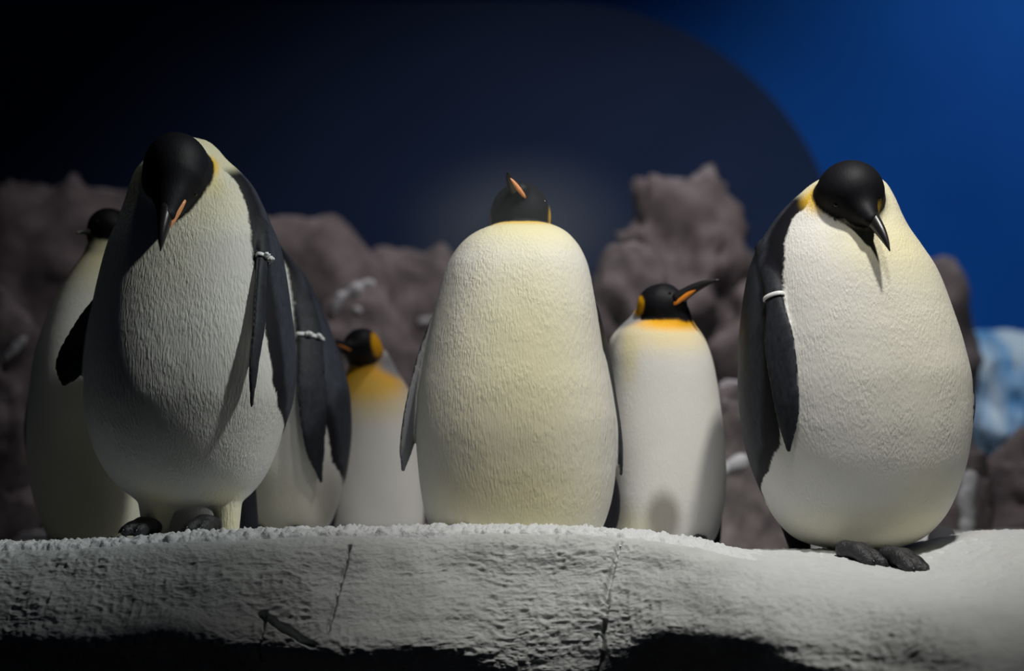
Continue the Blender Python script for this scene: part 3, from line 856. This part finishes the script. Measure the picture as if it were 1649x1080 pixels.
# ------------------------------------------------------------------ the birds
# --- emperor bowing, on the snowy mound
T = Torso(-0.1, [(283, 1340, 1395), (288, 1325, 1408), (300, 1303, 1424), (315, 1285, 1433), (330, 1268, 1440), (350, 1250, 1448), (370, 1236, 1458), (400, 1218, 1478), (440, 1204, 1503),
    (500, 1194, 1526), (560, 1189, 1545), (620, 1188, 1557), (680, 1193, 1558), (730, 1203, 1553), (780, 1221, 1540), (820, 1240, 1524), (850, 1262, 1502), (868, 1285, 1480), (880, 1320, 1450), (886, 1355, 1420)],
    0.86, [(283, -0.02), (400, -0.02), (620, -0.02), (886, 0.0)])
hd = ellipsoid(W(1369, 311, -0.24), (0.087, 0.095, 0.083)); mz = capsule(W(1378, 325, -0.26), W(1402, 352, -0.335), 0.062, 0.021)
fl_r = blade([T.front(1226, 400, -0.030), T.front(1230, 490, 0.012), T.front(1236, 570, 0.020), T.front(1245, 655, 0.024), T.front(1250, 730, 0.022)], [0.030, 0.024, 0.043, 0.037, 0.015], [0.018, 0.012, 0.010, 0.009, 0.007], (-0.55, -0.83, 0.0))
fl_l = blade([W(1528, 520, -0.02), W(1556, 600, -0.02), W(1563, 655, -0.02), W(1556, 718, -0.02)], [0.03, 0.035, 0.03, 0.008], [0.012, 0.011, 0.009, 0.006], (1, 0.1, 0))
tail = capsule(W(1264, 780, 0.02), W(1290, 888, 0.06), 0.050, 0.028)
nape = SILVER*0.7
base, org = build_penguin('emperor_penguin', 'large emperor penguin bowing its black head, standing on the snowy mound', T,
    [(hd, 0.03), (mz, 0.02)], [(fl_r, SILVER, 1), (fl_l, SILVER, 1)], [(tail, 0.02, BLACK*1.5)], [hd, mz],
    ([(300, 1308), (322, 1306), (345, 1288), (365, 1268), (390, 1258), (430, 1252), (500, 1250), (560, 1250), (640, 1246), (720, 1246), (760, 1232), (790, 1222)], 118, 800),
    {'under': [(CREAM, 1400, 400, None, (75, 80, 60), 0.7, 0.55), (CREAM, 1455, 400, None, (60, 90, 110), 0.8, 0.35), (PALEY, 1470, 560, None, (120, 120, 170), 0.8, 0.35), (CREAM, 1370, 860, None, (140, 100, 40), 0.8, 0.35), (CREAM, 1470, 820, None, (60, 80, 60), 0.8, 0.3)],
     'mid': [(PALEY, 1322, 290, -0.10, (46, 70, 30), 0.35, 0.95), (YELLOW, 1316, 304, -0.18, (24, 60, 34), 0.45, 0.9), (PALEY, 1420, 320, -0.12, (30, 80, 50), 0.4, 0.9)],
     'over': [(YELLOW, 1424, 335, -0.22, (8, 25, 16), 0.4, 0.8)]},
    M_FEATHER_DIAG, (1375, -0.05), 0.0055, None, 1, SLATE, 0.055)
make_bill(base, org, W(1396, 343, -0.315), W(1434, 403, -0.39), 0.024, (0.35, -0.6, 0.6), 0.10, (0.02, 0.45, 0.22, 0.6), M_PINK)
add_eye(base, org, W(1340, 335, -0.315)); add_eye(base, org, W(1412, 318, -0.30))
add_band(base, org, fl_r, 0.255, False, 0.0042)
make_foot(base, org, W(1358, 899, -0.30), (0.72, -0.62, -0.20), 1.05)
make_foot(base, org, W(1428, 909, -0.34), (0.62, -0.76, -0.22), 1.1)

# --- emperor bowing with raised flipper
T = Torso(-0.05, [(226, 285, 322), (231, 268, 338), (240, 255, 350), (260, 238, 368), (280, 222, 390), (300, 214, 408), (330, 205, 424), (360, 194, 437), (400, 178, 453), (450, 165, 463), (500, 155, 470), (550, 148, 476),
    (600, 144, 478), (640, 143, 474), (680, 146, 462), (720, 156, 448), (760, 175, 430), (790, 202, 408), (806, 230, 388), (816, 270, 350)], 0.86, [(226, -0.02), (400, -0.02), (620, -0.03), (816, 0.0)])
hd = ellipsoid(W(285, 276, -0.20), (0.087, 0.098, 0.100)); mz = capsule(W(283, 297, -0.235), W(269, 346, -0.30), 0.070, 0.026)
fl_r = blade([T.front(428, 370, -0.030), T.front(436, 430, 0.010), T.front(436, 520, 0.030), T.front(430, 600, 0.045), T.front(426, 662, 0.052)], [0.026, 0.020, 0.024, 0.018, 0.006], [0.016, 0.010, 0.009, 0.008, 0.005], (0.85, -0.5, 0.0))
fl_l = blade([W(185, 470, -0.07), W(150, 525, -0.10), W(118, 578, -0.12), W(103, 618, -0.13)], [0.040, 0.055, 0.052, 0.030], [0.014, 0.011, 0.009, 0.006], (-0.35, -0.9, 0.1))
leg_r = capsule(W(362, 780, -0.08), W(369, 858, -0.11), 0.050, 0.026); leg_l = capsule(W(255, 780, -0.07), W(250, 850, -0.10), 0.06, 0.035)
tail = capsule(W(385, 775, 0.08), W(400, 862, 0.12), 0.045, 0.03); mid = capsule(W(310, 770, 0.03), W(310, 850, 0.05), 0.10, 0.07)
base, org = build_penguin('emperor_penguin', 'emperor penguin bowing its head with one flipper held away from its side', T,
    [(hd, 0.03), (mz, 0.02)], [(fl_r, SILVER, 1), (fl_l, SLATE, 1)], [(mid, 0.02, None), (leg_r, 0.03, None), (leg_l, 0.03, None), (tail, 0.015, BLACK*2)], [hd, mz],
    (-122, [(262, 346), (275, 358), (290, 374), (310, 390), (340, 403), (370, 409), (400, 413), (440, 418), (500, 430), (560, 440), (620, 447), (660, 453), (690, 461)], 700),
    {'under': [(CREAM, 350, 330, None, (70, 80, 60), 0.8, 0.45), (CREAM, 290, 440, None, (60, 70, 60), 0.8, 0.25), (CREAM, 366, 835, -0.13, (45, 60, 50), 0.6, 0.6), (CREAM, 252, 835, -0.13, (45, 60, 50), 0.6, 0.6)],
     'mid': [(PALEY, 345, 250, -0.06, (42, 110, 42), 0.3, 0.95), (YELLOW, 334, 258, -0.17, (17, 45, 34), 0.35, 0.95), (CREAM, 342, 290, -0.2, (22, 40, 22), 0.5, 0.7), (PALEY, 225, 300, -0.1, (22, 60, 40), 0.4, 0.9)]},
    M_FEATHER, (305, 0.0), 0.0055, None, 2, SLATE, 0.045)
bl = make_bill(base, org, W(270, 338, -0.295), W(258, 403, -0.345), 0.027, (-0.2, -0.85, 0.4), 0.10)
bill_stripe(bl, org, W(298, 322, -0.288), W(268, 372, -0.318), 0.008, M_PINK)
add_eye(base, org, W(322, 315, -0.265)); add_eye(base, org, W(243, 310, -0.265))
add_band(base, org, fl_r, 0.245, True, 0.004)
make_foot(base, org, W(248, 862, -0.12), (-0.5, -0.85, 0), 1.0)
make_foot(base, org, W(345, 858, -0.12), (-0.45, -0.88, 0), 1.0)

# --- emperor looking up
T = Torso(0.0, [(354, 822, 862), (357, 800, 884), (362, 786, 898), (372, 765, 914), (385, 748, 926), (400, 735, 936), (430, 718, 948), (480, 704, 958), (530, 693, 966), (580, 683, 973), (640, 674, 984), (700, 671, 991),
    (760, 675, 990), (800, 680, 985), (830, 686, 977), (855, 697, 966), (872, 720, 945)], 0.84, [(354, 0.05), (400, 0.02), (520, -0.01), (700, -0.03), (872, -0.01)])
hd = ellipsoid(W(838, 350, 0.085), (0.083, 0.095, 0.096)); mz = capsule(W(842, 335, 0.05), W(838, 308, 0.005), 0.060, 0.024)
fl_r = blade([W(955, 500, -0.0), W(972, 560, -0.01), W(985, 640, -0.02), W(996, 710, -0.03), W(1000, 764, -0.03)], [0.03, 0.036, 0.036, 0.026, 0.008], [0.014, 0.011, 0.010, 0.009, 0.006], (0.93, -0.34, 0.12))
fl_l = blade([W(704, 520, -0.0), W(685, 580, -0.01), W(668, 650, -0.03), W(655, 715, -0.04), W(649, 756, -0.04)], [0.03, 0.040, 0.042, 0.032, 0.011], [0.014, 0.011, 0.010, 0.009, 0.006], (-0.86, 0.50, 0.12))
tail = ellipsoid(W(958, 810, 0.12), (0.070, 0.04, 0.13))
base, org = build_penguin('emperor_penguin', 'emperor penguin facing forward and pointing its bill up', T,
    [(hd, 0.02), (mz, 0.02)], [(fl_r, PALEY*0.6, 1), (fl_l, SILVER*0.8, 1)], [(tail, 0.01, BLACK*1.6)], [hd, mz],
    (-100, [(400, 955), (440, 948), (480, 955), (560, 967), (600, 980)], 600),
    {'under': [(CREAM, 845, 366, None, (90, 60, 46), 0.8, 0.75), (YELLOW, 840, 356, None, (55, 40, 9), 0.7, 0.8), (OLIVE, 838, 640, None, (120, 120, 220), 0.9, 0.75), (CREAM, 830, 820, None, (130, 120, 60), 0.8, 0.5), (OLIVE, 850, 500, None, (70, 80, 90), 0.9, 0.3)],
     'over': [(YELLOW, 889, 352, 0.085, (9, 30, 22), 0.35, 1.0), (YELLOW, 789, 362, 0.11, (8, 30, 20), 0.35, 1.0)]},
    M_FEATHER, (832, 0.0), 0.0055, None, 3)
bl = make_bill(base, org, W(838, 316, 0.015), W(816, 276, -0.05), 0.024, (-0.4, 0.8, -0.3), 0.10)
bill_stripe(bl, org, W(846, 318, -0.012), W(822, 287, -0.052), 0.007, M_PINK)
add_eye(base, org, W(878, 325, 0.04)); add_eye(base, org, W(800, 325, 0.04))
make_foot(base, org, W(770, 858, 0.0), (-0.2, -1, 0), 0.9)
make_foot(base, org, W(890, 858, 0.0), (0.2, -1, 0), 0.9)

# --- emperor with head turned to the side, in the shade
T = Torso(0.45, [(388, 160, 192), (395, 148, 200), (410, 136, 210), (440, 115, 226), (480, 92, 240), (520, 75, 250), (560, 62, 256), (600, 54, 260), (660, 48, 263), (720, 46, 264), (780, 53, 262), (830, 66, 256), (866, 82, 246), (880, 100, 230)],
    0.9, [(388, 0.0), (880, 0.0)])
hd = ellipsoid(W(176, 366, 0.45), (0.062, 0.07, 0.056)); nk = capsule(W(172, 375, 0.45), W(172, 400, 0.45), 0.048, 0.056); mz = capsule(W(165, 372, 0.44), W(151, 378, 0.42), 0.036, 0.018)
fl_l = blade([W(80, 540, 0.50), W(60, 620, 0.50), W(48, 700, 0.50), W(60, 788, 0.50)], [0.03, 0.035, 0.03, 0.008], [0.012, 0.010, 0.009, 0.006], (-1, 0.3, 0))
tail = capsule(W(90, 790, 0.58), W(95, 872, 0.62), 0.06, 0.03)
base, org = build_penguin('emperor_penguin', 'emperor penguin in the shade with its head turned aside', T,
    [(nk, 0.025), (hd, 0.02), (mz, 0.02)], [(fl_l, SILVER, 1)], [(tail, 0.015, BLACK*1.6)], [hd, mz],
    (-100, 110, 480), {'under': [(CREAM, 165, 400, None, (60, 60, 70), 0.8, 0.7), (CREAM, 150, 780, None, (120, 120, 140), 0.8, 0.35)],
     'over': [(YELLOW, 181, 381, 0.39, (10, 30, 20), 0.3, 1.0)]},
    M_FEATHER_FINE, (155, 0.0), 0.006, None, 4)
make_bill(base, org, W(154, 377, 0.42), W(122, 372, 0.36), 0.013, (0, 0, 1), 0.3, (0.0, 0.5, 0.2, 0.5), M_PINK)
add_eye(base, org, W(160, 360, 0.40), 0.006)
make_foot(base, org, W(125, 872, 0.45), (-0.3, -1, 0), 0.9, h=0.006); make_foot(base, org, W(200, 872, 0.45), (0, -1, 0), 0.9, h=0.006)

# --- emperor showing its dark back and flipper
T = Torso(0.42, [(375, 395, 430), (382, 384, 442), (400, 370, 456), (418, 360, 470), (440, 350, 490), (490, 342, 515), (540, 340, 536), (590, 340, 553), (640, 342, 564), (690, 346, 566), (750, 358, 560), (800, 376, 548), (840, 395, 533), (868, 420, 510)],
    0.9, [(375, 0.0), (868, 0.0)])
hd = ellipsoid(W(372, 372, 0.300), (0.075, 0.09, 0.075)); mz = capsule(W(360, 385, 0.270), W(338, 410, 0.220), 0.05, 0.02)
fl_r = blade([T.front(480, 450, -0.03), T.front(508, 550, 0.014), T.front(513, 640, 0.022), T.front(517, 715, 0.026), T.front(525, 776, 0.026)], [0.034, 0.042, 0.048, 0.036, 0.010], [0.014, 0.011, 0.010, 0.009, 0.006], (0.6, -0.8, 0.0))
tail = capsule(W(532, 760, 0.500), W(522, 862, 0.540), 0.040, 0.026)
base, org = build_penguin('emperor_penguin', 'emperor penguin with its head hidden, showing a blue-black back and a banded flipper', T,
    [(hd, 0.03), (mz, 0.02)], [(fl_r, SILVER, 1)], [(tail, 0.015, BLACK*2)], [hd, mz],
    (-130, [(420, 455), (460, 470), (500, 478), (545, 486), (600, 500), (650, 518), (700, 532), (745, 537), (775, 552)], 775),
    {'under': [(CREAM, 450, 820, None, (90, 80, 80), 0.8, 0.25), (CREAM, 390, 420, None, (60, 60, 50), 0.8, 0.5), (DIRT, 532, 805, None, (16, 40, 55), 0.7, 0.5)]},
    M_FEATHER_FINE, (455, 0.0), 0.0055, None, 5, SLATE, 0.02)
make_bill(base, org, W(341, 405, 0.230), W(318, 432, 0.200), 0.016, (-0.5, -0.5, 0.5), 0.3, (0.0, 0.5, 0.2, 0.5), M_PINK)
add_eye(base, org, W(345, 372, 0.235))
add_band(base, org, fl_r, 0.25, True, 0.004)
make_foot(base, org, W(430, 862, 0.40), (-0.4, -0.9, 0), 0.9, h=0.006); make_foot(base, org, W(490, 862, 0.40), (-0.2, -0.9, 0), 0.9, h=0.006)

# --- king penguin, bill turned away behind the dark back
T = Torso(0.88, [(588, 574, 612), (594, 566, 622), (602, 558, 632), (620, 547, 646), (650, 538, 660), (700, 531, 672), (750, 528, 679), (800, 528, 683), (840, 534, 682), (862, 545, 672)], 0.9, [(588, 0.0), (862, 0)])
hd = ellipsoid(W(583, 559, 0.850), (0.060, 0.072, 0.060)); nk = capsule(W(588, 568, 0.870), W(592, 602, 0.890), 0.050, 0.062); mz = capsule(W(572, 560, 0.820), W(556, 560, 0.780), 0.036, 0.02)
nape_c = capsule(W(608, 580, 0.900), W(636, 650, 0.930), 0.04, 0.055)
base, org = build_penguin('king_penguin', 'king penguin with an orange ear patch, partly hidden behind the blue-black back', T,
    [(nk, 0.02), (hd, 0.02), (mz, 0.02)], [], [(nape_c, 0.04, None)], [hd, mz],
    (-110, [(590, 615), (600, 622), (620, 640), (645, 656), (680, 668)], 560),
    {'under': [(GOLD, 592, 612, None, (66, 80, 34), 0.5, 1.0), (np.array((0.85, 0.62, 0.16)), 600, 640, None, (66, 80, 34), 0.8, 0.6)],
     'mid': [(SILVER, 636, 590, 0.04, (34, 60, 22), 0.4, 0.95)],
     'over': [(GOLD, 608, 550, -0.045, (10, 40, 24), 0.25, 1.0)]},
    M_FEATHER_FINE, (605, 0.0), 0.006, None, 6, SILVER*0.6, 0.012)
make_bill(base, org, W(560, 559, 0.775), W(512, 545, 0.700), 0.014, (0, 0, 1), 0.35, (-0.12, 0.55, 0.36, 0.5), M_ORANGE)
add_eye(base, org, W(572, 548, 0.790), 0.006)
make_foot(base, org, W(580, 858, 0.86), (-0.3, -1, 0), 0.85, h=0.006); make_foot(base, org, W(640, 858, 0.86), (0.1, -1, 0), 0.85, h=0.006)

# --- king penguin with orange bill pointing sideways
T = Torso(0.25, [(508, 1035, 1098), (516, 1020, 1112), (526, 1006, 1121), (545, 992, 1134), (580, 983, 1147), (620, 981, 1155), (680, 980, 1163), (720, 981, 1167), (760, 983, 1169), (800, 985, 1167), (840, 990, 1160), (865, 996, 1152), (882, 1012, 1135)],
    0.86, [(508, 0.0), (882, -0.0)])
hd = ellipsoid(W(1062, 490, 0.22), (0.062, 0.06, 0.054)); nk = capsule(W(1066, 495, 0.23), W(1068, 520, 0.24), 0.058, 0.072); mz = capsule(W(1075, 486, 0.20), W(1094, 484, 0.17), 0.044, 0.020); th = capsule(W(1078, 503, 0.21), W(1094, 510, 0.20), 0.040, 0.030)
nape_c = capsule(W(1044, 506, 0.27), W(1008, 556, 0.30), 0.034, 0.045)
hoodcut = capsule(W(1066, 492, 0.23), W(1068, 502, 0.235), 0.058, 0.060)
tail = capsule(W(1145, 790, 0.36), W(1150, 868, 0.38), 0.035, 0.02)
base, org = build_penguin('king_penguin', 'king penguin with an orange and black bill pointing sideways and a golden throat', T,
    [(nk, 0.02), (hd, 0.02), (mz, 0.025), (th, 0.035)], [], [(nape_c, 0.04, None), (tail, 0.01, BLACK*1.6)], [hd, mz, th, hoodcut, lambda p: np.maximum(Z(519, 0.25)-p[:, 2], X(1030, 0.25)-p[:, 0])+0.0075],
    ([(515, 1022), (526, 1014), (545, 1004), (580, 1000), (640, 998), (700, 996), (800, 992)], 110, 500),
    {'under': [(np.array((0.85, 0.66, 0.22)), 1075, 540, None, (75, 80, 30), 0.8, 0.6), (GOLD, 1078, 522, None, (58, 70, 15), 0.6, 1.0), (CREAM, 1010, 570, None, (14, 30, 45), 0.8, 0.6), (DIRT, 1062, 836, None, (26, 60, 42), 0.45, 0.75), (CREAM, 1010, 850, None, (30, 40, 30), 0.8, 0.4)],
     'mid': [(SILVER, 1014, 516, 0.03, (34, 60, 16), 0.4, 0.95)],
     'over': [(GOLD, 1028, 491, -0.05, (9, 45, 16), 0.2, 1.0)]},
    M_FEATHER_FINE, (1075, 0.0), 0.0052, None, 7, SILVER*0.6, 0.012)
make_bill(base, org, W(1088, 483, 0.165), W(1158, 447, 0.12), 0.019, (-0.3, 0, 1), 0.16, (-0.08, 0.58, 0.46, 0.5), M_ORANGE)
add_eye(base, org, W(1078, 474, 0.165), 0.006)
make_foot(base, org, W(1045, 874, 0.22), (-0.1, -1, 0), 0.85, h=0.006); make_foot(base, org, W(1110, 876, 0.22), (0.2, -1, 0), 0.85, h=0.006)

# ------------------------------------------------------------------ added haze volume standing in for the glow round the raised head
m, t, b = nt('glow_haze_volume'); t.nodes.remove(b)
vo = node(t, 'ShaderNodeVolumeScatter'); vo.inputs['Color'].default_value = (0.85, 0.95, 1.0, 1); vo.inputs['Anisotropy'].default_value = 0.1
tc = node(t, 'ShaderNodeTexCoord'); gr = node(t, 'ShaderNodeTexGradient', gradient_type='SPHERICAL'); t.links.new(tc.outputs['Object'], gr.inputs[0])
pw = node(t, 'ShaderNodeMath', operation='POWER'); pw.inputs[1].default_value = 1.6; t.links.new(gr.outputs['Fac'], pw.inputs[0])
ml = node(t, 'ShaderNodeMath', operation='MULTIPLY'); ml.inputs[1].default_value = 0.7; t.links.new(pw.outputs[0], ml.inputs[0])
t.links.new(ml.outputs[0], vo.inputs['Density']); t.links.new(vo.outputs[0], t.nodes['Material Output'].inputs['Volume'])
glow_haze = mesh_np('glow_haze', ICO_V[:642] if False else ICO_V, ICO_F, m)
glow_haze.location = W(845, 375, 0.02); glow_haze.scale = (0.40, 0.34, 0.26)
tag(glow_haze, 'added faint haze for the glow round the head of the penguin looking up', 'glow_haze', kind='stuff')
